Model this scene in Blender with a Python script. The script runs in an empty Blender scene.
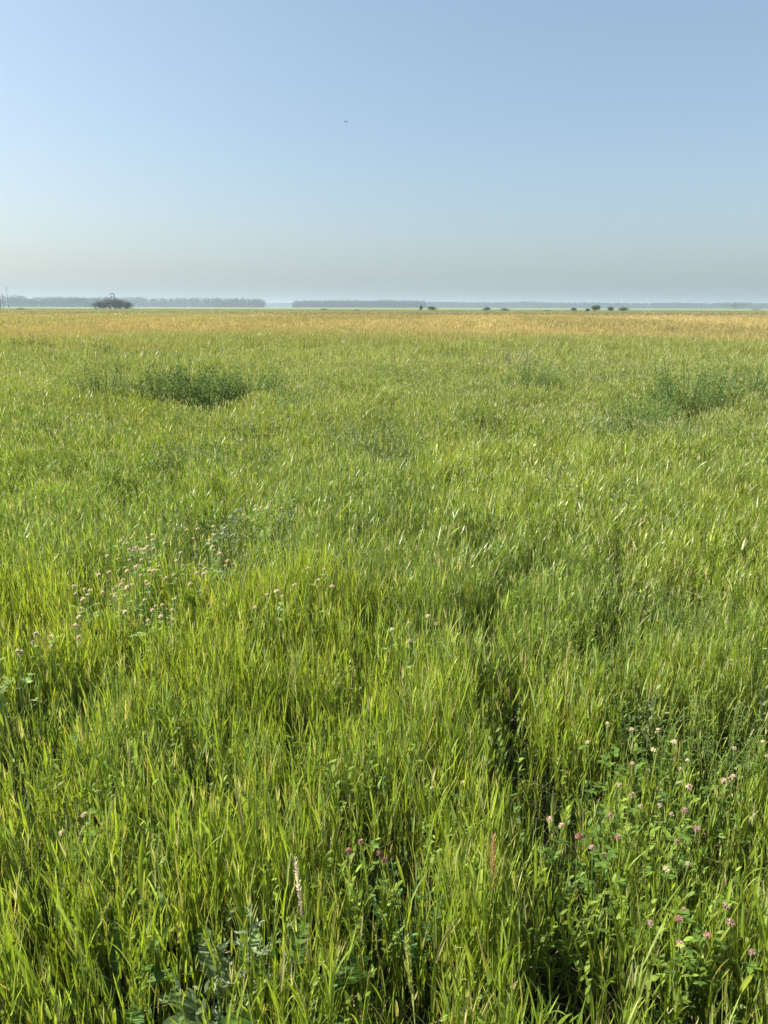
import bpy, math
import numpy as np
from mathutils import Matrix, Vector
R = math.radians
rng = np.random.default_rng(7)
SC = bpy.context.scene
COL = SC.collection

# ------------------------------------------------------------------ camera
CAM_H = 1.6
cd = bpy.data.cameras.new('camera'); cam = bpy.data.objects.new('camera', cd); COL.objects.link(cam)
cd.sensor_fit = 'VERTICAL'; cd.sensor_height = 36.0; cd.lens = 26.0
cd.clip_start = 0.05; cd.clip_end = 30000
PITCH, ROLL = 15.5, 0.18
CM = Matrix.Rotation(R(90 - PITCH), 4, 'X') @ Matrix.Rotation(R(ROLL), 4, 'Z')
cam.matrix_world = Matrix.Translation((0, 0, CAM_H)) @ CM
SC.camera = cam
SC.render.resolution_x = 768; SC.render.resolution_y = 1024
FPX = 26.0 / 36.0 * 1024

def ray(px, py):
    return (CM.to_3x3() @ Vector(((px - 384) / FPX, -(py - 512) / FPX, -1))).normalized()
def on_plane(px, py, z=0.0):
    d = ray(px, py); t = (z - CAM_H) / d.z
    return Vector((d.x * t, d.y * t, z))
def at_dist(px, Y):
    d = ray(px, 306); return d.x / d.y * Y

# ------------------------------------------------------------------ sky, sun, exposure
SUN_EL, SUN_AZ = 40.0, -82.0      # azimuth from +Y towards +X
w = bpy.data.worlds.new('World'); SC.world = w; w.use_nodes = True
nt = w.node_tree; bg = nt.nodes['Background']
sky = nt.nodes.new('ShaderNodeTexSky'); sky.sky_type = 'NISHITA'; sky.sun_disc = False
sky.sun_elevation = R(SUN_EL); sky.sun_rotation = R(SUN_AZ)
sky.altitude = 0; sky.air_density = 1.0; sky.dust_density = 2.6; sky.ozone_density = .8
veil = nt.nodes.new('ShaderNodeMix'); veil.data_type = 'RGBA'      # thin even smoke veil over the whole sky
veil.inputs[0].default_value = .25; veil.inputs[7].default_value = (2.35, 3.9, 5.0, 1)
nt.links.new(sky.outputs[0], veil.inputs[6]); nt.links.new(veil.outputs[2], bg.inputs[0]); bg.inputs[1].default_value = 0.067
sd = bpy.data.lights.new('sun', 'SUN'); sd.energy = 5.0; sd.angle = R(0.6); sd.color = (1.0, 0.93, 0.80)
so = bpy.data.objects.new('sun', sd); COL.objects.link(so)
el, az = R(SUN_EL), R(SUN_AZ)
sdir = Vector((math.sin(az) * math.cos(el), math.cos(az) * math.cos(el), math.sin(el)))
so.rotation_euler = sdir.to_track_quat('Z', 'Y').to_euler(); so.location = (0, 0, 60)
SC.view_settings.view_transform = 'Standard'; SC.view_settings.look = 'None'
SC.view_settings.exposure = 1.38; SC.view_settings.gamma = 1.0; SC.view_settings.use_curve_mapping = False
cy = SC.cycles
cy.max_bounces = 7; cy.diffuse_bounces = 3; cy.glossy_bounces = 2; cy.transmission_bounces = 4
cy.volume_bounces = 1; cy.transparent_max_bounces = 4; cy.use_denoising = True
cy.caustics_reflective = False; cy.caustics_refractive = False
HAZE_DENSITY = 0.00045

# ------------------------------------------------------------------ helpers
def _hash(ix, iy, s):
    h = (ix.astype(np.int64) * 374761393 + iy.astype(np.int64) * 668265263 + s * 974634777) & 0x7fffffff
    h = ((h ^ (h >> 13)) * 1274126177) & 0x7fffffff
    return ((h ^ (h >> 16)) & 0xffff) / 65535.0
def vnoise(x, y, s=0):
    ix, iy = np.floor(x), np.floor(y); fx, fy = x - ix, y - iy
    fx = fx * fx * (3 - 2 * fx); fy = fy * fy * (3 - 2 * fy)
    a = _hash(ix, iy, s); b = _hash(ix + 1, iy, s); c = _hash(ix, iy + 1, s); d = _hash(ix + 1, iy + 1, s)
    return (a * (1 - fx) + b * fx) * (1 - fy) + (c * (1 - fx) + d * fx) * fy
def fbm(x, y, scale, s=0, oct=3):
    t = 0; amp = 1; tot = 0
    for o in range(oct):
        t = t + amp * vnoise(x / scale * 2 ** o + 17.3 * o, y / scale * 2 ** o - 9.1 * o, s + o); tot += amp; amp *= .5
    return t / tot
def smooth(a, b, x):
    t = np.clip((x - a) / (b - a), 0, 1); return t * t * (3 - 2 * t)
def mix(a, b, t):
    return a * (1 - t) + b * t
def C(*v): return np.array(v, dtype=np.float64)

class MB:
    """collects triangles with per-vertex colour; build() links them as ONE mesh object"""
    def __init__(s): s.v, s.t, s.c, s.n = [], [], [], 0
    def add(s, v, t, c):
        s.v.append(np.asarray(v, np.float32)); s.t.append(np.asarray(t, np.int64) + s.n)
        c = np.asarray(c, np.float32)
        if c.ndim == 1: c = np.repeat(c[None], len(v), 0)
        s.c.append(c); s.n += len(v)
    def blades(s, P, H, W, azi, lean, droop, K, col, tip=None, side=None, twist=None, fold=0.0, prof=None, power=1.3, dirv=None):
        """tapered curved blades; P (N,3), others (N,). col/tip (N,3)"""
        N = len(P)
        if N == 0: return
        if tip is None: tip = col
        if side is None: side = rng.uniform(-.9, .9, N)
        if twist is None: twist = rng.uniform(-1.0, 1.0, N)
        ca, sa = np.cos(azi), np.sin(azi)
        hor = np.stack([ca, sa, 0 * ca], 1); sid0 = np.stack([-sa, ca, 0 * ca], 1)
        rows, cols = [], []
        pos = P.astype(np.float64).copy()
        nv = 3 if fold else 2
        for k in range(K + 1):
            t = k / K
            th = lean + droop * ((t) ** power)
            d = hor * np.sin(th)[:, None]; d[:, 2] += np.cos(th)
            nrm = hor * np.cos(th)[:, None]; nrm[:, 2] -= np.sin(th)
            ang = side + twist * t
            sv = sid0 * np.cos(ang)[:, None] + nrm * np.sin(ang)[:, None]
            cc = mix(col, tip, t ** 2)
            if k == K:
                rows.append(pos[:, None]); cols.append(cc[:, None])
            else:
                if prof is None: wd = (0.55 + 0.9 * t - 1.25 * t * t) if K > 1 else 1.0
                else: wd = prof(t)
                e = sv * (W * wd * .5)[:, None]
                if nv == 3:
                    fn = np.cross(d, sv)
                    rows.append(np.stack([pos - e, pos - fn * (W * wd * fold)[:, None], pos + e], 1)); cols.append(np.stack([cc, cc * .96, cc], 1))
                else:
                    rows.append(np.stack([pos - e, pos + e], 1)); cols.append(np.stack([cc, cc], 1))
            pos = pos + d * (H / K)[:, None]
        V = np.concatenate(rows, 1); Cc = np.concatenate(cols, 1); nper = V.shape[1]
        tr = []
        for k in range(K - 1):
            a, b = k * nv, (k + 1) * nv
            for j in range(nv - 1):
                tr += [(a + j, a + j + 1, b + j + 1), (a + j, b + j + 1, b + j)]
        a = (K - 1) * nv
        for j in range(nv - 1): tr.append((a + j, a + j + 1, nper - 1))
        tr = np.array(tr); T = (tr[None] + (np.arange(N) * nper)[:, None, None]).reshape(-1, 3)
        s.add(V.reshape(-1, 3), T, Cc.reshape(-1, 3))
    def tube(s, pts, rad, col, n=5, cap=True):
        pts = np.array(pts, float); m = len(pts)
        rad = np.broadcast_to(np.array(rad, float), (m,))
        d = np.gradient(pts, axis=0); d /= np.linalg.norm(d, axis=1)[:, None] + 1e-9
        ref = np.where(np.abs(d[:, 2:3]) > .9, C(1, 0, 0)[None], C(0, 0, 1)[None])
        u = np.cross(d, ref); u /= np.linalg.norm(u, axis=1)[:, None]; v = np.cross(d, u)
        a = np.arange(n) / n * 2 * math.pi
        V = pts[:, None] + rad[:, None, None] * (u[:, None] * np.cos(a)[None, :, None] + v[:, None] * np.sin(a)[None, :, None])
        V = V.reshape(-1, 3); T = []
        for k in range(m - 1):
            for j in range(n):
                p, q = k * n + j, k * n + (j + 1) % n
                T += [(p, q, q + n), (p, q + n, p + n)]
        if cap:
            V = np.concatenate([V, pts[[0, -1]]]); c0, c1 = len(V) - 2, len(V) - 1
            for j in range(n):
                T += [(c0, (j + 1) % n, j), (c1, (m - 1) * n + j, (m - 1) * n + (j + 1) % n)]
        s.add(V, T, col)
    def blob(s, c, r, col, nu=10, nvv=6, bump=0.0):
        th = np.linspace(0, math.pi, nvv + 1)[1:-1]; ph = np.arange(nu) / nu * 2 * math.pi
        V = [(0, 0, 1)] + [(math.sin(t) * math.cos(p), math.sin(t) * math.sin(p), math.cos(t)) for t in th for p in ph] + [(0, 0, -1)]
        V = np.array(V); V = V * (1 + bump * rng.uniform(-1, 1, (len(V), 1)))
        T = []; m = len(th)
        for j in range(nu):
            T.append((0, 1 + j, 1 + (j + 1) % nu)); T.append((len(V) - 1, 1 + (m - 1) * nu + (j + 1) % nu, 1 + (m - 1) * nu + j))
            for k in range(m - 1):
                p, q = 1 + k * nu + j, 1 + k * nu + (j + 1) % nu
                T += [(p, p + nu, q + nu), (p, q + nu, q)]
        s.add(V * np.array(r) + np.array(c), T, col)
    def leaves(s, P, D, L, W, col, up=None):
        """flat pointed two-triangle-pair leaves: base P, direction D (N,3), length L, width W"""
        N = len(P)
        if N == 0: return
        D = D / (np.linalg.norm(D, axis=1)[:, None] + 1e-9)
        q = rng.normal(size=(N, 3)) if up is None else up
        S = np.cross(D, q); S /= np.linalg.norm(S, axis=1)[:, None] + 1e-9
        Nn = np.cross(S, D)
        L = L[:, None]; W = W[:, None]
        mid = P + D * L * .45 - Nn * L * .05
        V = np.stack([P, mid - S * W * .5, P + D * L - Nn * L * .16, mid + S * W * .5], 1)
        T = np.array([(0, 1, 2), (0, 2, 3)])[None] + (np.arange(N) * 4)[:, None, None]
        cc = np.repeat(col[:, None], 4, 1)
        s.add(V.reshape(-1, 3), T.reshape(-1, 3), cc.reshape(-1, 3))
    def build(s, name, mat, parent=None, smooth_=True):
        V = np.concatenate(s.v); T = np.concatenate(s.t); Cc = np.concatenate(s.c)
        me = bpy.data.meshes.new(name)
        me.vertices.add(len(V)); me.vertices.foreach_set('co', V.ravel())
        me.loops.add(T.size); me.loops.foreach_set('vertex_index', T.astype(np.int32).ravel())
        me.polygons.add(len(T)); me.polygons.foreach_set('loop_start', np.arange(0, T.size, 3, dtype=np.int32))
        if smooth_: me.polygons.foreach_set('use_smooth', np.ones(len(T), dtype=bool))
        at = me.attributes.new('tint', 'FLOAT_COLOR', 'POINT')
        at.data.foreach_set('color', np.concatenate([Cc, np.ones((len(Cc), 1), np.float32)], 1).ravel())
        me.update(); me.validate()
        me.materials.append(mat)
        o = bpy.data.objects.new(name, me); COL.objects.link(o)
        if parent is not None: o.parent = parent
        return o

def tag(o, label=None, cat=None, group=None, kind=None):
    for k, v in (('label', label), ('category', cat), ('group', group), ('kind', kind)):
        if v: o[k] = v
    return o
def thing(name, loc, label, cat, group=None, rz=0):
    o = bpy.data.objects.new(name, None); COL.objects.link(o); o.empty_display_size = .1
    o.location = loc; o.rotation_euler = (0, 0, rz)
    return tag(o, label, cat, group)

# ------------------------------------------------------------------ materials
def leafmat(name, trans=0.35, rough=0.45, spec=0.35, tmul=(1.25, 1.2, .45), noise=None):
    m = bpy.data.materials.new(name); m.use_nodes = True; n = m.node_tree; n.nodes.clear(); L = n.links.new
    out = n.nodes.new('ShaderNodeOutputMaterial'); a = n.nodes.new('ShaderNodeAttribute'); a.attribute_name = 'tint'
    geo = n.nodes.new('ShaderNodeNewGeometry')
    nz = n.nodes.new('ShaderNodeTexNoise'); nz.inputs['Scale'].default_value = noise or 60; nz.inputs['Detail'].default_value = 2
    L(geo.outputs['Position'], nz.inputs['Vector'])
    mr = n.nodes.new('ShaderNodeMapRange'); L(nz.outputs[0], mr.inputs[0])
    mr.inputs[1].default_value = .3; mr.inputs[2].default_value = .7; mr.inputs[3].default_value = .78; mr.inputs[4].default_value = 1.22
    mu = n.nodes.new('ShaderNodeVectorMath'); mu.operation = 'SCALE'; L(a.outputs['Color'], mu.inputs[0]); L(mr.outputs[0], mu.inputs['Scale'])
    p = n.nodes.new('ShaderNodeBsdfPrincipled'); L(mu.outputs[0], p.inputs['Base Color'])
    p.inputs['Roughness'].default_value = rough; p.inputs['Specular IOR Level'].default_value = spec
    if trans > 0:
        tc = n.nodes.new('ShaderNodeVectorMath'); tc.operation = 'MULTIPLY'; L(mu.outputs[0], tc.inputs[0]); tc.inputs[1].default_value = tmul
        t = n.nodes.new('ShaderNodeBsdfTranslucent'); L(tc.outputs[0], t.inputs['Color'])
        mx = n.nodes.new('ShaderNodeMixShader'); mx.inputs[0].default_value = trans
        L(p.outputs[0], mx.inputs[1]); L(t.outputs[0], mx.inputs[2]); L(mx.outputs[0], out.inputs[0])
    else: L(p.outputs[0], out.inputs[0])
    return m
M_grass = leafmat('grass_blade', .42, .40, .55, (1.2, 1.22, .5))
M_far = leafmat('distant_grass', .30, .7, .15, (1.2, 1.15, .5), noise=.6)
M_herb = leafmat('herb_leaf', .32, .55, .18, (1.2, 1.2, .5))
M_tree = leafmat('tree_leaf', .15, .7, .1, (1.1, 1.2, .5), noise=.5)
M_stem = leafmat('stem', 0, .6, .3)
M_petal = leafmat('petal', .4, .7, .2, (1.1, 1, 1))
M_wood = leafmat('weathered_wood', 0, .85, .15, noise=4)
M_metal = leafmat('painted_steel', 0, .5, .4, noise=4)
M_bird = leafmat('feather', 0, .8, .1, noise=30)

def ground_mat():
    m = bpy.data.materials.new('meadow_soil'); m.use_nodes = True; n = m.node_tree; L = n.links.new
    p = n.nodes['Principled BSDF']; p.inputs['Roughness'].default_value = .95; p.inputs['Specular IOR Level'].default_value = .1
    geo = n.nodes.new('ShaderNodeNewGeometry'); sep = n.nodes.new('ShaderNodeSeparateXYZ'); L(geo.outputs['Position'], sep.inputs[0])
    def noise(scale, det=4):
        z = n.nodes.new('ShaderNodeTexNoise'); z.inputs['Scale'].default_value = scale; z.inputs['Detail'].default_value = det
        L(geo.outputs['Position'], z.inputs['Vector']); return z
    def ramp(src, stops):
        r = n.nodes.new('ShaderNodeValToRGB'); e = r.color_ramp.elements
        while len(e) < len(stops): e.new(.5)
        for k, (q, c) in enumerate(stops): e[k].position = q; e[k].color = (*c, 1)
        L(src, r.inputs[0]); return r
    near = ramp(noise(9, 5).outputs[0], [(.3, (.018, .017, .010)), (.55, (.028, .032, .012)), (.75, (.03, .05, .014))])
    # bands of crops and pasture laid out along +Y, edges broken by noise
    nz = noise(.012, 4)
    ad = n.nodes.new('ShaderNodeMath'); ad.operation = 'MULTIPLY_ADD'; L(nz.outputs[0], ad.inputs[0]); ad.inputs[1].default_value = 120; L(sep.outputs['Y'], ad.inputs[2])
    dv = n.nodes.new('ShaderNodeMath'); dv.operation = 'DIVIDE'; L(ad.outputs[0], dv.inputs[0]); dv.inputs[1].default_value = 4000
    far = ramp(dv.outputs[0], [(.0, (.22, .17, .07)), (.055, (.23, .175, .07)), (.075, (.11, .11, .04)), (.11, (.09, .11, .035)), (.14, (.15, .20, .07)), (.3, (.16, .21, .08)), (.6, (.11, .16, .06))])
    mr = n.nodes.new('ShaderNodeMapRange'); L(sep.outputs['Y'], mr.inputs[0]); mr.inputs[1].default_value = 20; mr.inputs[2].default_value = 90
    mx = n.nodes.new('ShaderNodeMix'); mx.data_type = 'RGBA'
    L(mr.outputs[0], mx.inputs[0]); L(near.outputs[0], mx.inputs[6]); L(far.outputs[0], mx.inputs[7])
    var = noise(.35, 5); m2 = n.nodes.new('ShaderNodeMapRange'); L(var.outputs[0], m2.inputs[0]); m2.inputs[3].default_value = .7; m2.inputs[4].default_value = 1.3
    sc = n.nodes.new('ShaderNodeVectorMath'); sc.operation = 'SCALE'; L(mx.outputs[2], sc.inputs[0]); L(m2.outputs[0], sc.inputs['Scale'])
    L(sc.outputs[0], p.inputs['Base Color'])
    return m

# ------------------------------------------------------------------ ground
def gz(x, y):
    d = np.hypot(x, y)
    return (fbm(x, y, 1.4, 50, 2) - .5) * .07 * (1 - smooth(20, 60, d)) + (fbm(x, y, 14, 51, 2) - .5) * .12 * (1 - smooth(60, 250, d))
def make_ground():
    # a polar-ish grid: fine near the camera, coarse towards the horizon
    r = np.concatenate([[0], np.geomspace(.3, 14000, 150)]); a = np.linspace(0, 2 * math.pi, 181)[:-1]
    RR, AA = np.meshgrid(r[1:], a, indexing='ij'); X = (RR * np.cos(AA)).ravel(); Y = (RR * np.sin(AA)).ravel()
    V = np.stack([X, Y, gz(X, Y)], 1); V = np.concatenate([[[0, 0, float(gz(np.array([0.]), np.array([0.]))[0])]], V])
    n = len(a); T = []
    for j in range(n): T.append((0, 1 + j, 1 + (j + 1) % n))
    i = np.arange(len(r) - 2)[:, None]; j = np.arange(n)[None]; p = (1 + i * n + j).ravel(); q = (1 + i * n + (j + 1) % n).ravel()
    T = np.concatenate([np.array(T), np.stack([p, p + n, q + n], 1), np.stack([p, q + n, q], 1)])
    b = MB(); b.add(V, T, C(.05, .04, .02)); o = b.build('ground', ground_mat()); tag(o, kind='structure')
make_ground()

# ------------------------------------------------------------------ grass
G_MID, G_YEL, G_BLU, G_DRK = C(.160, .245, .036), C(.265, .325, .042), C(.150, .228, .06), C(.04, .085, .018)
STRAW, TAN = C(.46, .40, .20), C(.46, .375, .165)
DRK_PATCH = []     # (x, y, rx, ry) thinner, shorter spots
for px, py, rx in ((305, 622, .05), (96, 605, .10), (700, 600, .16), (585, 640, .06), (20, 640, .12), (60, 740, .12), (180, 560, .10), (350, 720, .08), (560, 1000, .10), (410, 1000, .10), (5, 770, .08), (735, 815, .05), (215, 800, .05), (130, 660, .10)):
    g = on_plane(px, py, .2); DRK_PATCH.append((g.x, g.y, rx * .85, rx * (.9 + .3 * g.y)))
for px, py, wpx in ((192, 398, 80), (238, 390, 40), (102, 390, 46), (694, 403, 56), (530, 382, 44), (290, 400, 24), (640, 408, 44), (756, 386, 44)):
    g = on_plane(px, py, .25); DRK_PATCH.append((g.x, g.y, wpx * g.y / FPX * .5, .55))
BROAD_PATCH = on_plane(225, 985, .15)

def gap(x, y):
    g = np.zeros(len(x))
    for (cx, cy_, rx, ry) in DRK_PATCH:
        g = np.maximum(g, np.exp(-(((x - cx) / rx) ** 2 + ((y - cy_) / ry) ** 2)))
    return g
def tan_amount(x, y):
    """how dry the sward is: a belt of ripe grass from about 30 m to 200 m out"""
    d = y - np.clip(-x - 2, 0, 12) * .35 + (fbm(x, y * .6, 14, 80, 3) - .5) * 42 + (fbm(x, y * .3, 45, 81, 2) - .5) * 26
    t = smooth(27, 44, d) * (1 - smooth(165, 215, y + (fbm(x, y, 60, 82) - .5) * 60))
    return t
def wedge(y0, y1, dens):
    wmax = .62 * y1 + 1.4
    n = int(dens * (y1 - y0) * 2 * wmax)
    x = rng.uniform(-wmax, wmax, n); y = rng.uniform(y0, y1, n)
    k = np.abs(x) < .62 * y + 1.4
    return x[k], y[k]
mb, mt, mdry = MB(), MB(), MB()
bands = [ # y0, y1, tillers/m2, leaves, K, width mul, fold
    (.25, 3.6, 2300, 6, 5, .92, .22), (3.6, 8.0, 1500, 6, 3, .95, 0), (8., 20., 820, 6, 2, 1.0, 0),
    (20., 50., 140, 5, 2, 2.0, 0), (50., 130., 14, 6, 1, 6.0, 0), (130., 430., .9, 8, 1, 17.0, 0)]
for bi, (y0, y1, dens, nl, K, wm, fold) in enumerate(bands):
    x, y = wedge(y0, y1, dens)
    clump = fbm(x, y, .22 if y1 < 9 else .5 + y0 * .02, 10, 2); big = fbm(x, y, 1.6, 14, 3); huge = fbm(x, y * .8, 9, 18, 3)
    g = gap(x, y) if y1 < 21 else np.zeros(len(x))
    bp = np.exp(-(((x - BROAD_PATCH.x) / .20) ** 2 + ((y - BROAD_PATCH.y) / .14) ** 2)) if y1 < 4 else 0
    keep = rng.uniform(0, 1, len(x)) < np.clip(.34 + 1.9 * (clump - .32), .14, 1) * (1 - .85 * g) * (1 - .8 * bp)
    x, y, clump, big, huge, g = x[keep], y[keep], clump[keep], big[keep], huge[keep], g[keep]
    N = len(x); z = gz(x, y); spc = fbm(x, y, .7, 60, 2)
    ta = tan_amount(x, y); dry = rng.uniform(0, 1, N) < np.clip(ta * 1.15, 0, .97) * (1 - .55 * smooth(.42, .6, fbm(x, y * .3, 16, 95, 3)) * smooth(5, -25, x))
    Ht = (.30 + .10 * (big - .5) * 2 + .12 * (clump - .5) * 2) * rng.uniform(.75, 1.2, N) * (1 - .40 * g)
    Ht = np.clip(Ht, .12, .6)
    az = rng.uniform(0, 2 * math.pi, N)
    lean = np.abs(rng.normal(0, .07, N)) + .01
    # tiller colour
    u = np.clip(.5 + 1.6 * (big - .5) + 1.3 * (huge - .5) + rng.normal(0, .22, N), 0, 1)[:, None]
    col = mix(G_MID, G_YEL, u)
    bl = (rng.uniform(0, 1, N) < smooth(.45, .7, fbm(x, y, 1.1, 30, 2)) * .75)[:, None]
    col = np.where(bl, mix(G_BLU, G_MID, rng.uniform(0, .6, (N, 1))), col)
    farm = smooth(7, 26, y)[:, None]                       # ripening heads make the far sward duller
    col = mix(col, C(.19, .215, .06) * (.6 + .8 * huge[:, None]), .5 * farm)
    col = mix(col, C(.25, .225, .085), .75 * smooth(27, 42, y)[:, None])
    col = col * (1 - .14 * smooth(5, 9, y) * (1 - smooth(24, 40, y)))[:, None]
    strip = (smooth(22, 27, y) * (1 - smooth(33, 40, y)))[:, None]
    col = mix(col, C(.19, .21, .02), .5 * strip)
    col = np.where(dry[:, None], mix(mix(TAN, C(.34, .285, .12), rng.uniform(0, 1, (N, 1))), C(.17, .16, .05), smooth(.40, .62, fbm(x, y * .22, 12, 90, 3))[:, None] * .45), col)
    col = mix(col, C(.17, .16, .07), smooth(130, 175, y)[:, None] * .8)
    col = col * rng.uniform(.75, 1.25, (N, 1))
    # stems
    if y1 < 21:
        sw = rng.uniform(.0022, .0034, N) * wm
        mb.blades(np.stack([x, y, z - .02], 1), Ht * rng.uniform(.75, 1.05, N), sw, az, lean, rng.uniform(0, .25, N), max(2, K - 2), mix(col, STRAW, .25), col, prof=lambda t: 1 - .3 * t)
    for l in range(nl):
        if y1 < 21:
            f = (l + rng.uniform(.1, .9, N)) / nl * .74; ln = Ht * (rng.uniform(.15, .38, N) if y1 < 4 else rng.uniform(.13, .34, N))
        else:
            f = rng.uniform(0, .3, N); ln = Ht * rng.uniform(.6, 1.05, N)
        la = az + rng.uniform(0, 2 * math.pi, N)
        hz = f * Ht
        px = x + np.cos(az) * np.sin(lean) * hz; py = y + np.sin(az) * np.sin(lean) * hz
        if y0 >= 20: px = px + rng.normal(0, .05 * wm ** .5, N); py = py + rng.normal(0, .05 * wm ** .5, N)
        W = np.clip(rng.lognormal(-5.15, .42, N), .003, .015) * wm * (.75 + .6 * spc)
        c = col * rng.uniform(.75, 1.3, (N, 1))
        pale = rng.uniform(0, 1, (N, 1)) < .20
        c = np.where(pale & ~dry[:, None], C(.30, .39, .12) * rng.uniform(.7, 1.1, (N, 1)), c)
        straw = rng.uniform(0, 1, (N, 1)) < (.07 if y0 < 20 else .03)
        c = np.where(straw, STRAW * rng.uniform(.5, 1.1, (N, 1)), c)
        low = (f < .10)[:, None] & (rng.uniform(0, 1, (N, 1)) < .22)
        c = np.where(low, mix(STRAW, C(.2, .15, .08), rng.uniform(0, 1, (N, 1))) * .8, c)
        tipc = np.where(rng.uniform(0, 1, (N, 1)) < .22, mix(c, STRAW, .6), c * 1.08)
        P = np.stack([px, py, z + hz * np.cos(lean)], 1)
        l0 = rng.uniform(.03, .36, N) if y1 < 4 else rng.uniform(.03, .75, N); dr = np.abs(rng.normal(.15, .35, N)) * (rng.uniform(0, 1, N) < .6)
        tgt = dry
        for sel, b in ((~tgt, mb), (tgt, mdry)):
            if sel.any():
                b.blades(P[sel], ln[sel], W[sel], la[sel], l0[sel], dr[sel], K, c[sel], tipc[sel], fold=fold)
    if y1 < 9:
        xu, yu = wedge(y0, y1, 1500 if y1 < 4 else 800); nu_ = len(xu)
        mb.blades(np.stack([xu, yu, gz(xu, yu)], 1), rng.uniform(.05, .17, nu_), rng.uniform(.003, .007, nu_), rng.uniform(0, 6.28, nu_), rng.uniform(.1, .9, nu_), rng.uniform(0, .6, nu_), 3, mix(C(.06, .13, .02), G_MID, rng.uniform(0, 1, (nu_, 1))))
    # pale flowering panicles on a share of the tillers
    if y1 < 60:
        k = rng.uniform(0, 1, N) < (.025 if y1 < 4 else .06 if y1 < 9 else .13) * (.3 + 1.4 * huge)
        k &= ~dry; nk = int(k.sum()); hp = Ht[k] * rng.uniform(.95, 1.15, nk)
        P = np.stack([x[k] + np.cos(az[k]) * np.sin(lean[k]) * hp, y[k] + np.sin(az[k]) * np.sin(lean[k]) * hp, z[k] + hp], 1)
        for q in range(3):
            mb.blades(P - C(0, 0, .03), rng.uniform(.04, .07, nk), rng.uniform(.003, .006, nk) * wm, rng.uniform(0, 6.28, nk), rng.uniform(.02, .3, nk), rng.uniform(0, .2, nk), 2, C(.50, .47, .26) * rng.uniform(.7, 1.2, (nk, 1)))
    # dead thatch lying low
    if y1 < 9:
        n2 = int(N * (.45 if y1 < 4 else .25)); k = rng.integers(0, N, n2)
        P = np.stack([x[k] + rng.normal(0, .04, n2), y[k] + rng.normal(0, .04, n2), z[k] + rng.uniform(0, .07, n2)], 1)
        mt.blades(P, rng.uniform(.06, .2, n2), rng.uniform(.002, .005, n2), rng.uniform(0, 6.28, n2), rng.uniform(.6, 1.5, n2), rng.uniform(0, .6, n2), 3, mix(STRAW, C(.16, .11, .06), rng.uniform(0, 1, (n2, 1))) * .75)
tag(mb.build('grass', M_grass), 'tall fresh green meadow grass covering the whole foreground and middle of the field', 'grass', kind='stuff')
tag(mdry.build('dry_grass', M_far), 'ripe tan and orange dry grass in the belt before the horizon', 'dry grass', kind='stuff')
tag(mt.build('dead_grass', M_stem), 'brown dead thatch lying low between the green blades', 'dead grass', kind='stuff')

def scattered_weeds():
    b = MB()
    for y0, y1, dens, lm in ((1.0, 4.0, 30, .8), (4.0, 9.0, 26, 1.25), (9.0, 18.0, 7, 1.9)):
        x, y = wedge(y0, y1, dens)
        k = rng.uniform(0, 1, len(x)) < smooth(.42, .66, fbm(x, y, .9 if y1 < 10 else 2.5, 70, 2)) * 1.0
        x, y = x[k], y[k]; n = len(x); kind = fbm(x, y, 1.5, 75, 2) + rng.normal(0, .08, n)
        base = np.where((kind > .52)[:, None], C(.16, .235, .035), np.where((kind > .45)[:, None], C(.10, .18, .035), C(.15, .20, .09)))
        for st in range(4):
            az = rng.uniform(0, 6.28, n); h = rng.uniform(.22, .42, n); ln = rng.uniform(.03, .4, n); z = gz(x, y)
            b.blades(np.stack([x, y, z], 1), h, np.full(n, .003 * lm), az, ln, rng.uniform(0, .2, n), 3, base * .8, side=np.zeros(n), prof=lambda t: 1 - .5 * t)
            for l in range(11 if y1 < 10 else 6):
                f = rng.uniform(.3, 1.0, n); hh = h * f
                P = np.stack([x + np.cos(az) * np.sin(ln) * hh, y + np.sin(az) * np.sin(ln) * hh, z + np.cos(ln) * hh], 1)
                L = rng.uniform(.018, .042, n) * (1.3 - .6 * f) * lm
                b.blades(P, L, L * rng.uniform(.22, .42, n), rng.uniform(0, 6.28, n), rng.uniform(.4, 1.25, n), rng.uniform(.1, .8, n), 3, base * rng.uniform(.7, 1.3, (n, 1)), side=rng.uniform(-.3, .3, n), prof=lambda t: (.35, 1.0, .75)[int(round(t * 3))])
    tag(b.build('weeds', M_herb), 'small leafy green weeds growing everywhere among the grass blades', 'weeds', kind='stuff')
scattered_weeds()

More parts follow.
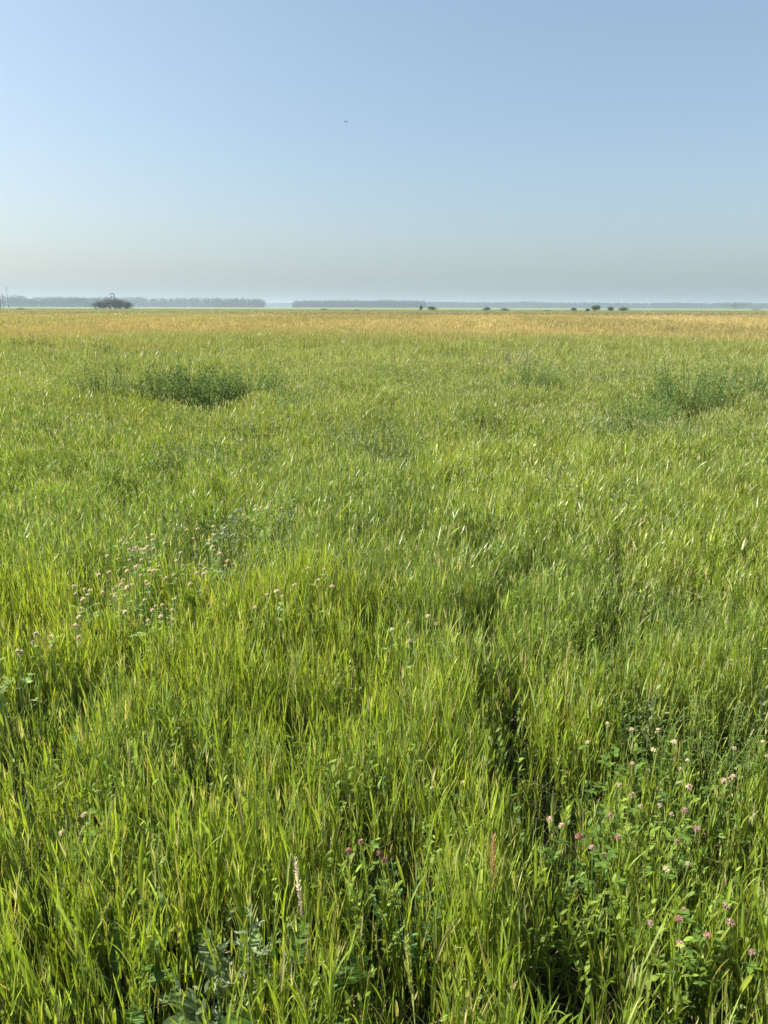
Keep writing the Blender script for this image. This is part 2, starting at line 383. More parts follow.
# ------------------------------------------------------------------ middle distance weeds and low shrubs
def stem_shrub(name, px, py, wpx, hpx, label, cat, c0, c1, ns=70, leaf=(.03, .06), lw=.3, group=None, dens=26, cfl=None):
    """px,py = middle of the visible base on the sward; wpx,hpx = visible size in the photograph's pixels"""
    g = on_plane(px, py, .32); D = math.hypot(g.x, g.y, CAM_H - .3); s = D / FPX
    rx = wpx * s * .62; Hh = .38 + hpx * s * 1.5; ry = min(rx, 1.1) * .9
    t = thing(name, (g.x, g.y, float(gz(np.array([g.x]), np.array([g.y]))[0])), label, cat, group)
    st, fo = MB(), MB(); fl = MB() if cfl is not None else None
    a = rng.uniform(0, 6.283, ns); q = np.sqrt(rng.uniform(0, 1, ns))
    bx, by = np.cos(a) * q * rx * .75, np.sin(a) * q * ry * .75
    hh = Hh * (1 - .6 * q ** 2) * rng.uniform(.65, 1.12, ns)
    aa = a + rng.normal(0, .6, ns); ln = rng.uniform(.02, .30, ns) + .2 * q
    st.blades(np.stack([bx, by, 0 * bx], 1), hh, np.full(ns, .006 * max(1, D / 9)), aa, ln, rng.uniform(-.1, .25, ns), 4, np.repeat((c0 * .8 + C(.03, .02, .01))[None], ns, 0), side=np.zeros(ns), prof=lambda t: 1 - .6 * t)
    for k in range(int(dens * 1.8)):
        f = rng.uniform(.12, 1.0, ns)
        P = np.stack([bx + np.cos(aa) * np.sin(ln) * hh * f, by + np.sin(aa) * np.sin(ln) * hh * f, np.cos(ln) * hh * f], 1) + rng.normal(0, .012, (ns, 3))
        d = rng.normal(size=(ns, 3)); d[:, 2] = np.abs(d[:, 2]) * .8 + .6
        L = rng.uniform(*leaf, ns) * .72 * (1.5 - .5 * f)
        cc = mix(c0, c1, rng.uniform(0, 1, (ns, 1))) * rng.uniform(.7, 1.3, (ns, 1))
        fo.leaves(P, d, L, L * lw * .75 * rng.uniform(.8, 1.2, ns), cc)
    if ns > 60 or fl is not None: tag(st.build('stems', M_stem, t), kind='stuff')
    else: fo.v += st.v; fo.t += [q + fo.n for q in st.t]; fo.c += st.c; fo.n += st.n
    fo.build('foliage', M_herb, t)
    if fl is not None:
        f = rng.uniform(.85, 1.06, (ns * 3)); q3 = np.tile(np.arange(ns), 3)
        P = np.stack([bx[q3] + np.cos(aa[q3]) * np.sin(ln[q3]) * hh[q3] * f, by[q3] + np.sin(aa[q3]) * np.sin(ln[q3]) * hh[q3] * f, np.cos(ln[q3]) * hh[q3] * f], 1)
        fl.leaves(P, rng.normal(size=(ns * 3, 3)) + C(0, 0, 1), np.full(ns * 3, .03), np.full(ns * 3, .014), cfl[None] * rng.uniform(.7, 1.2, (ns * 3, 1)))
        tag(fl.build('seed_heads', M_petal, t), kind='stuff')
    return t
DG, MG, GG, GR = C(.075, .13, .038), C(.15, .22, .07), C(.15, .20, .07), C(.18, .205, .10)
stem_shrub('low_shrub', 190, 388, 112, 18, 'darkest and widest green bushy weed clump left of centre in the meadow', 'shrub', DG, MG, 150, (.04, .08), .4, dens=34)
stem_shrub('low_shrub', 250, 384, 84, 15, 'upright mid green weed clump joined to the right end of the darkest clump', 'shrub', DG * 1.3, MG, 90, (.03, .07), .35)
stem_shrub('low_shrub', 102, 387, 54, 16, 'small grey green domed weed clump left of the darkest clump', 'shrub', DG, MG, 120, (.03, .05), .35)
stem_shrub('low_shrub', 146, 390, 60, 8, 'low mid green weed patch between the grey green clump and the darkest clump', 'shrub', MG * .8, GG, 60)
stem_shrub('low_shrub', 288, 400, 32, 8, 'very low dark weed tuft just right of the two big left clumps', 'shrub', DG * 1.5, MG, 30)
stem_shrub('low_shrub', 45, 393, 30, 7, 'faint low dark weed tuft near the left edge beside the small grey green clump', 'shrub', MG, GG, 26)
stem_shrub('low_shrub', 98, 349, 34, 6, 'tiny far dark weed tuft behind the small grey green clump', 'shrub', DG * 1.5, MG, 30, (.06, .10), dens=16)
stem_shrub('low_shrub', 28, 343, 38, 5, 'tiny far brownish weed tuft at the far left', 'shrub', C(.08, .08, .03), MG, 30, (.06, .10), dens=16)
stem_shrub('low_shrub', 454, 352, 26, 5, 'tiny far green weed tuft right of centre behind the meadow', 'shrub', DG * 1.5, MG, 26, (.06, .10), dens=16)
stem_shrub('low_shrub', 512, 360, 60, 11, 'pale greyish pink seeding weed clump right of centre', 'shrub', GR, C(.22, .20, .14), 60, (.03, .06), dens=18, cfl=C(.34, .28, .23))
stem_shrub('low_shrub', 530, 377, 56, 12, 'dark green weed clump just in front of the pale seeding clump', 'shrub', DG * 1.3, MG, 80, (.03, .06))
stem_shrub('low_shrub', 694, 392, 74, 24, 'tallest dark green weed clump on the right side of the meadow', 'shrub', DG * 1.3, MG, 130, (.03, .07), .35, dens=30)
stem_shrub('low_shrub', 640, 402, 80, 11, 'low spreading green weed clump left of the tallest right clump', 'shrub', DG * 2, MG, 60)
stem_shrub('low_shrub', 756, 378, 50, 14, 'dark green weed clump cut by the right edge of the view', 'shrub', DG * 1.5, GG, 70)
stem_shrub('low_shrub', 712, 432, 80, 8, 'flat dull grey green weed patch in front of the tallest right clump', 'shrub', MG, GR, 50)
stem_shrub('low_shrub', 400, 394, 46, 5, 'faint flat weed tuft in the middle of the meadow', 'shrub', MG, GG, 24)

# ------------------------------------------------------------------ near flowering plants
def gzf(x, y): return float(gz(np.array([float(x)]), np.array([float(y)]))[0])
def curve(base, az, lean, bend, h, n=6):
    pts = [np.array(base, float)]
    for k in range(n):
        th = lean + bend * (k / n); pts.append(pts[-1] + np.array([math.cos(az) * math.sin(th), math.sin(az) * math.sin(th), math.cos(th)]) * h / n)
    return np.array(pts)
def flower_head_mesh(r, c, n=70):
    b = MB(); b.blob((0, 0, 0), (r * .55, r * .55, r * .6), c * .7, 8, 6)
    d = rng.normal(size=(n, 3)); d[:, 2] = np.abs(d[:, 2]) * 1.1 - .35; d /= np.linalg.norm(d, axis=1)[:, None]
    b.leaves(d * r * .4, d + C(0, 0, .25), np.full(n, r * .75), np.full(n, r * .30), c[None] * rng.uniform(.7, 1.3, (n, 1)))
    return b
def flower_plant(name, px, py, label, cat, heads, c_head, r_head=.011, spread=.10, top=.44, nleaf=40, leafc=MG * 1.6, group=None, tri=True):
    """px,py: middle of its flower heads in the photograph"""
    g = on_plane(px, py, top - .02); z0 = gzf(g.x, g.y)
    t = thing(name, (g.x, g.y, z0), label, cat, group)
    fo = MB(); hd = []
    for k in range(heads + 2):
        st = MB()
        a = rng.uniform(0, 6.283); q = spread * math.sqrt(rng.uniform(0, 1)) if heads > 1 else 0.0
        h = (top - z0) * rng.uniform(.86, 1.04) if k < heads else (top - z0) * rng.uniform(.5, .8)
        base = (math.cos(a) * q * .45, math.sin(a) * q * .45, 0); lean = math.atan2(q * .55, h)
        pts = curve(base, a, lean * .8, lean * .5, h); st.tube(pts, np.linspace(.0020, .0012, len(pts)), leafc * .9, 5)
        if k < heads: hd.append(pts[-1])
        m = max(3, nleaf // (heads + 2))
        for j in range(m):
            f = rng.uniform(.25, .95); P0 = pts[0] + (pts[-1] - pts[0]) * f
            aa = rng.uniform(0, 6.283); pet = rng.uniform(.015, .045)
            P1 = P0 + np.array([math.cos(aa), math.sin(aa), .5]) * pet
            st.tube([P0, (P0 + P1) / 2 + C(0, 0, .004), P1], [.0008] * 3, leafc, 3)
            L = rng.uniform(.014, .026)
            nn = 3 if tri else 5
            for q2 in range(nn):
                a2 = aa + (q2 - (nn - 1) / 2) * (1.2 if tri else .6)
                fo.leaves(P1[None], np.array([[math.cos(a2), math.sin(a2), rng.uniform(-.1, .5)]]), np.array([L]), np.array([L * (.62 if tri else .25)]), (leafc * rng.uniform(.75, 1.35))[None], up=np.array([[0.05, 0, 1.0]]))
        st.build('stem', M_stem, t)
    fo.build('foliage', M_herb, t)
    proto = flower_head_mesh(r_head, c_head)
    first = None
    for k, p in enumerate(hd):
        if first is None: first = proto.build('flower_head', M_petal, t); h = first
        else: h = first.copy(); COL.objects.link(h); h.parent = t
        h.location = p; h.rotation_euler = (rng.uniform(-.3, .3), rng.uniform(-.3, .3), rng.uniform(0, 6)); s = rng.uniform(.75, 1.15); h.scale = (s, s, s)
    return t
PINK, PALE, CREAM, ROSE = C(.50, .37, .28), C(.62, .52, .38), C(.68, .62, .42), C(.46, .26, .23)
# cream flowering weeds, left
for px, py, n, sp, lb in (
    (140, 548, 12, .16, 'largest cream flowering weed among the tall grass left of centre'),
    (196, 562, 9, .14, 'cream flowering weed just right of the largest cream one'),
    (205, 533, 5, .09, 'small cream flowering weed behind, at the right end of the left flower patch'),
    (128, 580, 9, .12, 'pinkish cream flowering weed in front of the largest cream one'),
    (92, 590, 6, .12, 'sparse cream flowering weed at the lower left of the left flower patch'),
    (158, 612, 6, .10, 'lowest cream flowering weed of the left flower patch'),
    (60, 632, 4, .08, 'lone cream flowering weed between the flower patch and the left edge'),
    (262, 505, 5, .12, 'faint cream flowering weed up in the meadow, right of the left patch'),
    (312, 580, 3, .07, 'lone pale flowering weed by the dark gap left of centre'),
    (268, 600, 3, .06, 'two or three pale flower heads between the flower patch and the dark gap'),
    (415, 625, 3, .08, 'small pale flowering weed near the middle of the view'),
    (8, 660, 4, .06, 'pale flowering weed cut by the left edge of the view')):
    flower_plant('flowering_weed', px, py, lb, 'wildflower', int(n * 1.8), CREAM if 'pinkish' not in lb else C(.70, .60, .42), .0105, sp * 1.3, .42, 24, tri=False, group='cream flowering weeds in the left half')
# clover, lower right
for px, py, n, sp, ch, lb in (
    (579, 838, 1, .02, ROSE, 'single deep rose clover head, the darkest pink one lower right'),
    (561, 828, 2, .03, PALE, 'pale clover heads just left of the deep rose clover head'),
    (608, 824, 2, .03, PINK, 'pink clover just right of the deep rose clover head'),
    (607, 856, 2, .03, PINK, 'pink brown clover below and right of the deep rose clover head'),
    (648, 785, 5, .08, PALE, 'pale clover with the most heads, above the bright yellow green leaves'),
    (617, 780, 3, .05, PALE, 'pinkish clover left of the clover with the most heads'),
    (690, 826, 3, .04, PINK, 'pink clover in yellowing grass, right of the bright yellow green leaves'),
    (738, 784, 2, .03, PALE, 'pale pink clover near the right edge beside the dark gap'),
    (670, 916, 3, .05, PINK, 'browned pink clover low on the right'),
    (685, 925, 2, .03, ROSE, 'mauve clover touching the browned pink clover low on the right'),
    (752, 920, 5, .05, C(.45, .33, .26), 'withered brown pink clover at the right edge near the bottom'),
    (668, 866, 2, .04, CREAM, 'white clover heads between the yellow green leaves and the browned clover'),
    (612, 742, 3, .06, CREAM, 'white clover farther up, above the pale clovers on the right'),
    (675, 742, 4, .08, CREAM, 'white clover among grass up and right of the pale clovers'),
    (742, 745, 3, .05, CREAM, 'cream clover by the right edge, above the pale pink clover'),
    (365, 852, 4, .035, C(.42, .27, .20), 'dry brown clover heads in the grass near the bottom centre'),
    (62, 831, 1, .02, CREAM, 'single white clover head in yellow green grass at lower left'),
    (84, 814, 1, .02, PALE, 'single pale clover head just above the white one at lower left'),
    (440, 770, 2, .05, CREAM, 'faint white clover heads low in the middle of the view')):
    flower_plant('clover', px, py, lb, 'clover', n, ch, .0085 if n > 1 else .011, sp * 1.5, .36, 16, leafc=C(.10, .17, .03), group='clovers flowering in the near grass')

# leafy yellow green herbs (no flowers)
def leafy_herb(name, px, py, label, c, top=.36, ns=5, L=(.03, .05), spread=.07, pairs=7, lw=.42, cat='weed', lean=.5):
    g = on_plane(px, py, top - .05); z0 = gzf(g.x, g.y); t = thing(name, (g.x, g.y, z0), label, cat)
    fo = MB()
    for k in range(ns):
        st = MB(); a = k / ns * 6.283 + rng.uniform(-.4, .4); h = (top - z0) * rng.uniform(.75, 1.05)
        pts = curve((math.cos(a) * spread * .3, math.sin(a) * spread * .3, 0), a, rng.uniform(.05, lean) * .5, lean * .4, h, 8)
        st.tube(pts, np.linspace(.0025, .001, len(pts)), c * .8 + C(.03, .01, 0), 5); st.build('stem', M_stem, t)
        for j in range(pairs * 2):
            f = .3 + .7 * (j / (pairs * 2)); i = f * (len(pts) - 1); i0 = min(int(i), len(pts) - 2); P = pts[i0] + (pts[i0 + 1] - pts[i0]) * (i - i0)
            aa = j * 2.4 + rng.uniform(-.3, .3); Lf = rng.uniform(*L) * .8 * (1.1 - .55 * (f - .3))
            m = 3
            fo.blades(P[None], np.array([Lf]), np.array([Lf * lw]), np.array([aa]), np.array([rng.uniform(.6, 1.1)]), np.array([rng.uniform(.2, .9)]), 5,
                      (c * rng.uniform(.75, 1.3))[None], side=np.zeros(1), twist=np.zeros(1), fold=.12, prof=lambda t: max(.12, math.sin(math.pi * (t * .8 + .12)) ** .8))
    fo.build('foliage', M_herb, t); return t
YG = C(.155, .235, .032)
leafy_herb('leafy_herb', 645, 812, 'bright yellow green leafy herb beneath the pale clovers', YG, .40, 7, (.03, .05))
leafy_herb('leafy_herb', 640, 876, 'yellow green leafy herb in front of the pink clovers', YG * .9, .38, 7, (.025, .045))
leafy_herb('leafy_herb', 556, 900, 'yellow green leafy herb at lower right beside broad grass blades', YG * .85, .36, 6, (.03, .045))
leafy_herb('leafy_herb', 352, 880, 'light green leafy herb under the dry brown clover heads', YG * .9, .37, 6, (.03, .05))
leafy_herb('leafy_herb', 415, 900, 'dense bluish green leafy herb right of the light green one', C(.08, .17, .05), .36, 8, (.02, .035))
leafy_herb('leafy_herb', 350, 760, 'yellowish leafy herb alone in the grass left of the middle', YG * .8, .42, 5, (.03, .05))
leafy_herb('leafy_herb', 465, 845, 'yellowish leafy herb left of the ripe brown grass ear', YG * .9, .38, 6, (.03, .05))
for px, py, lb in ((730, 700, 'fine leaved pale green weed by the right edge, above the clovers'), (700, 720, 'fine leaved pale green weed left of its twin by the right edge'), (650, 690, 'fine leaved dull green weed standing farther left above the clovers'), (585, 645, 'dark green fine leaved weed by the dark gap right of centre'), (690, 590, 'dark green fine leaved weed behind the biggest dark gap at right'), (185, 580, 'dark green fine leaved weed beside the cream flower patch')):
    leafy_herb('fine_leaved_weed', px, py, lb, C(.10, .17, .04) if 'dark' not in lb else C(.08, .14, .03), .46, 14, (.02, .04), .13, 11, .22, lean=.6)

# grey wormwood
def wormwood():
    g = on_plane(243, 935, .34); z0 = gzf(g.x, g.y)
    t = thing('wormwood', (g.x, g.y, z0), 'grey green wormwood plant among dark leaves near the bottom left', 'weed')
    fo = MB(); c = C(.22, .29, .16)
    for k, (h, a, ln) in enumerate(((.36, 0, .02), (.26, 2.6, .35), (.24, .2, .4), (.18, 4.2, .5), (.2, 1.4, .5))):
        st = MB(); pts = curve((0, 0, 0), a, ln, .1, h, 8); st.tube(pts, np.linspace(.003, .0012, 9), c * .8, 6)
        for j in range(16):
            f = .2 + .8 * j / 16; P = pts[0] + (pts[-1] - pts[0]) * f; aa = j * 2.4; L = .06 * (1.25 - f)
            d = np.array([math.cos(aa), math.sin(aa), .45]); P1 = P + d * L
            st.tube([P, (P + P1) / 2, P1], [.0014, .001, .0007], c, 4)
            for q in np.linspace(.3, 1, 5):
                for s_ in (-1, 1):
                    dd = d + np.array([-math.sin(aa), math.cos(aa), .2]) * s_ * .9
                    fo.leaves((P + d * L * q)[None], dd[None], np.array([L * .45]), np.array([L * .16]), (c * rng.uniform(.8, 1.25))[None])
        st.build('stem', M_stem, t)
    fo.build('foliage', M_herb, t)
wormwood()

# broad leaves low at the bottom left
def broad_leaf_plant(px, py, label, c, n=8, L=.17, W=.07, h=.16, a0=0):
    g = on_plane(px, py, h); z0 = gzf(g.x, g.y); t = thing('broad_leaf_weed', (g.x, g.y, z0), label, 'weed')
    for k in range(n):
        a = a0 + k / n * 6.283 + rng.uniform(-.3, .3); ph = h * rng.uniform(.5, 1.0)
        pts = curve((0, 0, 0), a, .15, .5, ph, 5); st = MB(); st.tube(pts, np.linspace(.004, .0025, 6), c * 1.6, 6)
        lf = MB(); Lk = L * rng.uniform(.75, 1.1)
        # a wavy blade with a raised midrib
        nu, nv_ = 14, 7; V = []; wav = rng.uniform(0, 6)
        for i in range(nu):
            u = i / (nu - 1); prof = math.sin(math.pi * min(1, u * .92 + .06)) ** .7 * (1 - .25 * u); th = .7 + 1.0 * u
            r = 0 if i == 0 else V[-1][3] + math.sin(th) * Lk / nu; zz = 0 if i == 0 else V[-1][4] + math.cos(th) * Lk / nu
            for j in range(nv_):
                s_ = (j / (nv_ - 1) - .5) * 2
                zw = abs(s_) * .18 * W * prof + math.sin(u * 15 + wav + s_ * 2) * .06 * W * abs(s_)
                x_ = r - zw * .3; y_ = s_ * W * .5 * prof * (1 + .06 * math.sin(u * 21 + s_))
                V.append((math.cos(a) * x_ - math.sin(a) * y_, math.sin(a) * x_ + math.cos(a) * y_, zz + zw, r, zz))
        V3 = np.array([v[:3] for v in V]) + pts[-1]; T = []
        for i in range(nu - 1):
            for j in range(nv_ - 1):
                p = i * nv_ + j; T += [(p, p + 1, p + nv_ + 1), (p, p + nv_ + 1, p + nv_)]
        cc = np.repeat((c * rng.uniform(.8, 1.2))[None], len(V3), 0); mid = np.arange(len(V3)) % nv_ == nv_ // 2; cc[mid] *= 1.7
        lf.add(V3, T, cc); o = lf.build('leaf', M_herb, t); st.build('stalk', M_stem, o)
broad_leaf_plant(292, 1012, 'dark broad leaved weed at the bottom edge below the grey green wormwood', C(.06, .12, .02), 9, .15, .055, .20)
broad_leaf_plant(120, 1000, 'dark broad leaved weed at the bottom left corner side', C(.07, .14, .025), 7, .13, .042, .17, 1)
broad_leaf_plant(225, 1005, 'dull grey green broad leaved weed around the foot of the grey green wormwood', C(.13, .19, .07), 8, .11, .045, .22, 2)
broad_leaf_plant(165, 945, 'mid green broad leaved weed left of the grey green wormwood', C(.07, .14, .02), 5, .08, .03, .22, .5)

# grass ears standing out singly
def grass_ear(px, py_top, py_bot, label, c, wpx=6, stemc=None):
    top = .46; g = on_plane(px, py_top, top); D = math.hypot(g.x, g.y, CAM_H - top); L = (py_bot - py_top) * D / FPX / .80; W = wpx * D / FPX
    z0 = gzf(g.x, g.y); t = thing('grass_ear', (g.x, g.y, z0), label, 'grass ear'); st, e = MB(), MB(); h = top - z0
    st.tube(curve((0, 0, 0), 0, .0, .02, h - L, 6), np.linspace(.0022, .0014, 7), stemc if stemc is not None else c, 6)
    n = int(L / .0045)
    e.tube([(0, 0, h - L), (0, 0, h - L / 2), (0, 0, h)], [.0012, .001, .0006], c, 5)
    for k in range(n):
        for s_ in (0, 1, 2):
            a = s_ * 2.09 + k * 1.1; f = k / n; p = np.array([[0, 0, h - L + L * f]])
            wd = W * (1 - .6 * abs(f - .45)) * .5
            e.leaves(p, np.array([[math.cos(a) * .55, math.sin(a) * .55, 1.0]]), np.array([wd * 2.4]), np.array([wd * .7]), (c * rng.uniform(.75, 1.25))[None])
    t.rotation_euler = (rng.uniform(-.1, .1), rng.uniform(-.12, .12), 0)
    st.build('stem', M_stem, t); e.build('ear', M_petal, t)
grass_ear(307, 848, 904, 'bleached straw white grass ear standing straight near the bottom left of centre', C(.72, .66, .50), 5)
grass_ear(499, 836, 886, 'ripe reddish brown grass ear near the bottom, right of centre', C(.42, .27, .13), 6, C(.25, .26, .06))
grass_ear(425, 935, 985, 'yellow green grass ear in the broad blades at the bottom centre', C(.36, .40, .10), 6)
grass_ear(556, 640, 672, 'pale thin grass ear in the meadow right of centre', C(.40, .40, .16), 3)
grass_ear(300, 655, 680, 'thin light green grass ear below the dark gap left of centre', C(.34, .38, .12), 3)

# ------------------------------------------------------------------ far shrubs, trees, posts
def leaf_cloud(mbld, c, r, n, size, c0, c1):
    d = rng.normal(size=(n, 3)); d /= np.linalg.norm(d, axis=1)[:, None]
    q = rng.uniform(.25, 1.15, (n, 1)) ** .7
    lump = 1 + .32 * np.sin(d[:, :1] * 5 + c[0]) * np.cos(d[:, 2:3] * 4 + c[1])
    P = np.array(c) + d * q * lump * np.array(r); P[:, 2] = np.maximum(P[:, 2], .05)
    dd = d + rng.normal(0, .8, (n, 3))
    L = rng.uniform(.6, 1.3, n) * size
    mbld.leaves(P, dd, L, L * .7, mix(c0, c1, rng.uniform(0, 1, (n, 1))) * rng.uniform(.75, 1.25, (n, 1)))
def far_tree(px, Y, wpx, hpx, label, name='small_tree', cat='tree', c0=C(.03, .06, .018), c1=C(.065, .11, .03), group=None, trunk=True, n=2200):
    s = Y / FPX; rx = wpx * s / 1.6; H = hpx * s * .80 + .25; x = at_dist(px, Y)
    t = thing(name, (x, Y, gzf(x, Y)), label, cat, group); tr, cr = MB(), MB()
    lo = .28 if trunk else .0
    k = 5 if trunk else 3
    tr.tube([(0, 0, -.1), (.02 * H, 0, H * .3), (0, .02 * H, H * .6), (0, 0, H * .9)], [.035 * H, .028 * H, .018 * H, .005 * H], C(.07, .055, .04), 7)
    for q in range(6):
        a = rng.uniform(0, 6.28); z0 = H * rng.uniform(.2, .6); tr.tube([(0, 0, z0), (math.cos(a) * rx * .35, math.sin(a) * rx * .35, z0 + H * .16), (math.cos(a) * rx * .6, math.sin(a) * rx * .6, z0 + H * .25)], [.013 * H, .009 * H, .004 * H], C(.07, .055, .04), 5)
    for q in range(7):
        a = q / 7 * 6.28 + rng.uniform(-.4, .4); rr = rx * rng.uniform(.35, .6); zc = H * (lo + (1 - lo) * rng.uniform(.35, .62)); off = rx * rng.uniform(.3, .5)
        leaf_cloud(cr, (math.cos(a) * off, math.sin(a) * off * .8, zc), (rr, rr, H * (1 - lo) * .32), n // 9, H * .07, c0, c1)
    leaf_cloud(cr, (rx * .05, 0, H * .72), (rx * .45, rx * .45, H * .28), n // 6, H * .07, c0, c1)
    tr.build('trunk', M_wood, t); cr.build('crown', M_tree, t); return t
G1 = 'small trees dotted along the far edge of the dry grass'
for px, Y, wp, hp, lb in (
    (432, 260, 9, 6, 'small dark tree alone right of the middle of the horizon'),
    (487, 265, 8, 5, 'left small dark tree of the pair right of the lone tree'),
    (505, 265, 10, 4, 'flat right small tree of the pair right of the lone tree'),
    (574, 260, 6, 5, 'leftmost small tree of the row of five on the right horizon'),
    (588, 262, 5, 4, 'lowest small tree, second in the row of five on the right'),
    (596, 255, 9, 8, 'tallest small tree, in the middle of the row of five on the right'),
    (611, 262, 6, 6, 'narrow small tree, fourth in the row of five on the right'),
    (624, 250, 10, 6, 'widest darkest small tree ending the row of five on the right')):
    far_tree(px, Y, wp, hp, lb, group=G1)
for px, Y, wp, hp, lb in ((421, 262, 3, 7, 'thin dark sapling just left of the lone small tree'),):
    far_tree(px, Y, wp, hp, lb, 'sapling', n=900)
for px, Y, wp, hp, lb in (
    (324, 280, 9, 3, 'low dark bush on the horizon left of the middle'),
    (357, 280, 6, 2, 'tiny bush on the horizon near the middle'),
    (20, 260, 8, 3, 'tiny dark bush beneath the left edge poles'),
    (735, 900, 30, 8, 'wide grey green far bush against the treeline at right'),
    (757, 420, 12, 3, 'low far bush near the right edge of the horizon'),
    (548, 270, 8, 2, 'tiny low bush between the tree pair and the row of five')):
    far_tree(px, Y, wp, hp, lb, 'bush', 'bush', trunk=False, n=1200)
W0, W1 = C(.012, .026, .008), C(.028, .048, .012)
for px, Y, wp, hp, lb in (
    (100, 345, 17, 9, 'left rounded bush of the big dark thicket on the left horizon'),
    (109, 350, 22, 13, 'highest middle bush of the big dark thicket on the left horizon'),
    (119, 345, 15, 12, 'right middle bush of the big dark thicket on the left horizon'),
    (127, 340, 12, 9, 'low right end bush of the big dark thicket on the left horizon')):
    far_tree(px, Y, wp, hp, lb, 'willow_bush', 'bush', W0, W1, 'bushes forming the thicket on the left horizon', trunk=False, n=2600)
# bent post over the thicket
def bent_post():
    Y = 352; s = Y / FPX; x = at_dist(115, Y); H = 15.5 * s
    t = thing('bent_post', (x, Y, 0), 'dark tall post with a hooked top rising out of the left thicket', 'post')
    a, b, c = MB(), MB(), MB()
    a.tube([(0, 0, -.1), (0, 0, H * .5), (0, 0, H * .84)], [.24, .22, .18], C(.05, .05, .05), 10)
    pts = [(0, 0, H * .84)] + [(-.9 + .9 * math.cos(q), 0, H * .84 + 1.0 * math.sin(q)) for q in np.linspace(.2, 2.4, 8)] + [(-2.1, 0, H * .86)]
    b.tube(pts, .18, C(.05, .05, .05), 10); c.blob((-1.5, 0, H * .80), (.5, .4, .55), C(.75, .75, .72), 12, 8)
    a.build('pole', M_metal, t); b.build('hook', M_metal, t); c.build('lamp_shade', M_metal, t)
bent_post()
def utility_pole(px, Y, H, label, arm=True):
    x = at_dist(px, Y); t = thing('utility_pole', (x, Y, 0), label, 'utility pole', 'poles at the left edge of the horizon')
    p = MB(); p.tube([(0, 0, -.2), (0, 0, H / 2), (0, 0, H)], [.19, .165, .14], C(.12, .10, .08), 10); p.build('pole', M_wood, t)
    if arm:
        for z in (H - .4, H - 1.5):
            b = MB(); b.tube([(-1.2, -.16, z), (0, -.16, z), (1.2, -.16, z)], [.06] * 3, C(.12, .10, .08), 6); ca = b.build('crossarm', M_wood, t)
            for q in (-1.1, 0, 1.1):
                i = MB(); i.tube([(q, -.16, z + .06), (q, -.16, z + .14), (q, -.16, z + .22)], [.05, .08, .04], C(.35, .30, .25), 8); i.build('insulator', M_metal, ca)
utility_pole(.5, 380, 13.6, 'tallest dark pole standing exactly at the left edge of the horizon')
utility_pole(3.5, 520, 10, 'faint short pole just right of the tallest left edge pole', False)
utility_pole(8.5, 560, 15, 'faint thin pole with crossarms, rightmost of the left edge poles')

# ------------------------------------------------------------------ far woods (each belt one mass)
def wood(name, px0, px1, Y, top, label, seed, size=1.5, per=1.0):
    """a shelterbelt seen as one mass; top(px) gives its height in the photograph's pixels"""
    s = Y / FPX; cr = MB(); x0, x1 = at_dist(px0, Y), at_dist(px1, Y); n = int((x1 - x0) / 2.4 * per)
    for i in range(n):
        x = x0 + (x1 - x0) * (i + rng.uniform(0, 1)) / n; px = px0 + (px1 - px0) * (x - x0) / (x1 - x0)
        H = max(2.5, top(px) * s * rng.uniform(.92, 1.04)); y = Y + rng.uniform(-25, 25); r = rng.uniform(4.5, 8.0)
        base = C(.025, .042, .02) * rng.uniform(.7, 1.3)
        leaf_cloud(cr, (x, y, H * .62), (r, r, H * .38), 170, size, base, base * 1.4)
        leaf_cloud(cr, (x, y, H * .30), (r * 1.2, r * 1.1, H * .34), 110, size * 1.2, base, base * 1.2)
    # edge scrub closes the foot of the belt
    for i in range(n):
        x = rng.uniform(x0, x1); leaf_cloud(cr, (x, Y - 26 + rng.uniform(-4, 4), 1.6), (4, 3, 1.8), 40, size, C(.04, .06, .02), C(.05, .08, .025))
    tag(cr.build(name, M_tree), label, 'woods', kind='stuff')
def nz1(px, sc, s): return float(vnoise(np.array([px / sc + 100.5]), np.array([.5 + s]), s)[0])
wood('forest', -160, 95, 1150, lambda p: (10.5 if p < 22 else 8.8) + 1.0 * (nz1(p, 14, 3) - .5) * 2 - (1.4 if 22 < p < 40 else 0), 'hazy blue grey wood along the left horizon, the tallest', 1)
wood('forest', 60, 222, 1500, lambda p: 8.6 + 1.0 * (nz1(p, 16, 4) - .5) * 2, 'hazy wood behind the dark thicket on the left horizon', 2)
wood('forest', 216, 265, 1350, lambda p: 8.2 + .9 * (nz1(p, 10, 5) - .5) * 2 - max(0, (p - 258) / 4), 'slightly darker end of the left wood before the gap', 3)
wood('forest', 295, 424, 1400, lambda p: 6.6 + 1.1 * (nz1(p, 18, 6) - .5) * 2, 'long separate shelterbelt in the middle of the horizon', 4)
wood('forest', 415, 960, 2000, lambda p: 4.9 + .9 * (nz1(p, 30, 7) - .5) * 2, 'low faint wood along the whole right horizon', 5, 2.6, .8)
wood('forest', 240, 320, 3000, lambda p: 3.6, 'faintest far wood showing through the gap in the treeline', 6, 2.6, .8)

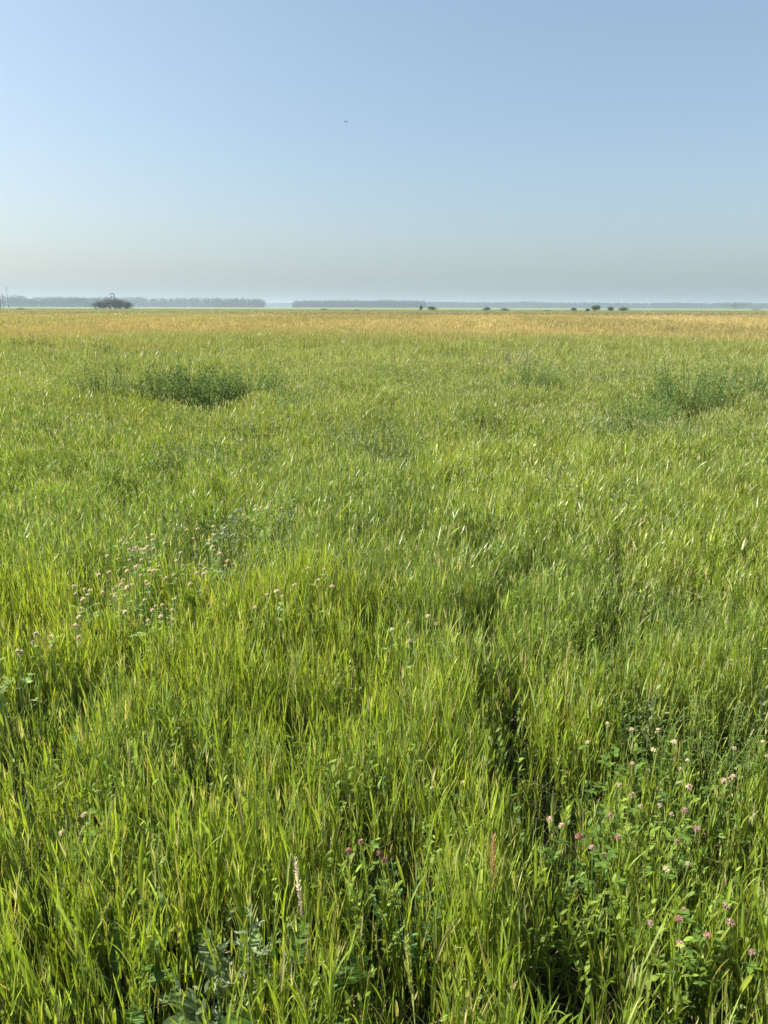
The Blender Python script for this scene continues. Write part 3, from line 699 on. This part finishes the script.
# ------------------------------------------------------------------ bird
def bird():
    d = ray(346, 122); p = Vector((0, 0, CAM_H)) + d * 82
    t = thing('bird', p, 'tiny dark bird flying alone in the clear sky', 'bird', rz=.5)
    b = MB(); c = C(.05, .045, .04)
    b.tube([(0, -.13, 0), (0, -.09, .01), (0, 0, 0), (0, .08, .005), (0, .12, .02), (0, .15, .02)], [.008, .03, .042, .028, .022, .006], c, 10)
    b.add([(0, -.08, 0), (-.045, -.21, 0), (0, -.19, .006), (.045, -.21, 0), (0, -.08, -.012)], [(0, 1, 2), (0, 2, 3), (4, 2, 1), (4, 3, 2)], c)
    for s_ in (-1, 1):
        V = [(s_ * .02, .06, .02), (s_ * .02, -.05, .015), (s_ * .15, .09, .09), (s_ * .14, -.03, .08), (s_ * .30, .02, .10), (s_ * .21, -.03, .09)]
        V += [(a_, b_, z_ - .008) for a_, b_, z_ in V]
        F = [(0, 1, 3), (0, 3, 2), (2, 3, 5), (2, 5, 4)]
        b.add(V, F + [(a_ + 6, c_ + 6, b_ + 6) for a_, b_, c_ in F] + [(0, 2, 8), (0, 8, 6), (2, 4, 10), (2, 10, 8), (4, 5, 11), (4, 11, 10), (5, 3, 9), (5, 9, 11), (3, 1, 7), (3, 7, 9)], c)
    b.build('body', M_bird, t)
bird()

# ------------------------------------------------------------------ haze
def haze():
    m = bpy.data.materials.new('haze_air'); m.use_nodes = True; n = m.node_tree; n.nodes.clear()
    o = n.nodes.new('ShaderNodeOutputMaterial'); v = n.nodes.new('ShaderNodeVolumePrincipled')
    v.inputs['Density'].default_value = HAZE_DENSITY; v.inputs['Color'].default_value = (.43, .52, .66, 1); v.inputs['Anisotropy'].default_value = .2
    n.links.new(v.outputs[0], o.inputs['Volume'])
    X, Y0, Y1, Z0, Z1 = 14500, -14500, 14500, -2, 36
    V = [(a, b, c) for c in (Z0, Z1) for (a, b) in ((-X, Y0), (X, Y0), (X, Y1), (-X, Y1))]
    F = [(0, 3, 2), (0, 2, 1), (4, 5, 6), (4, 6, 7), (0, 1, 5), (0, 5, 4), (1, 2, 6), (1, 6, 5), (2, 3, 7), (2, 7, 6), (3, 0, 4), (3, 4, 7)]
    b = MB(); b.add(V, F, C(1, 1, 1)); ob = b.build('haze', m, smooth_=False); tag(ob, kind='stuff')
haze()
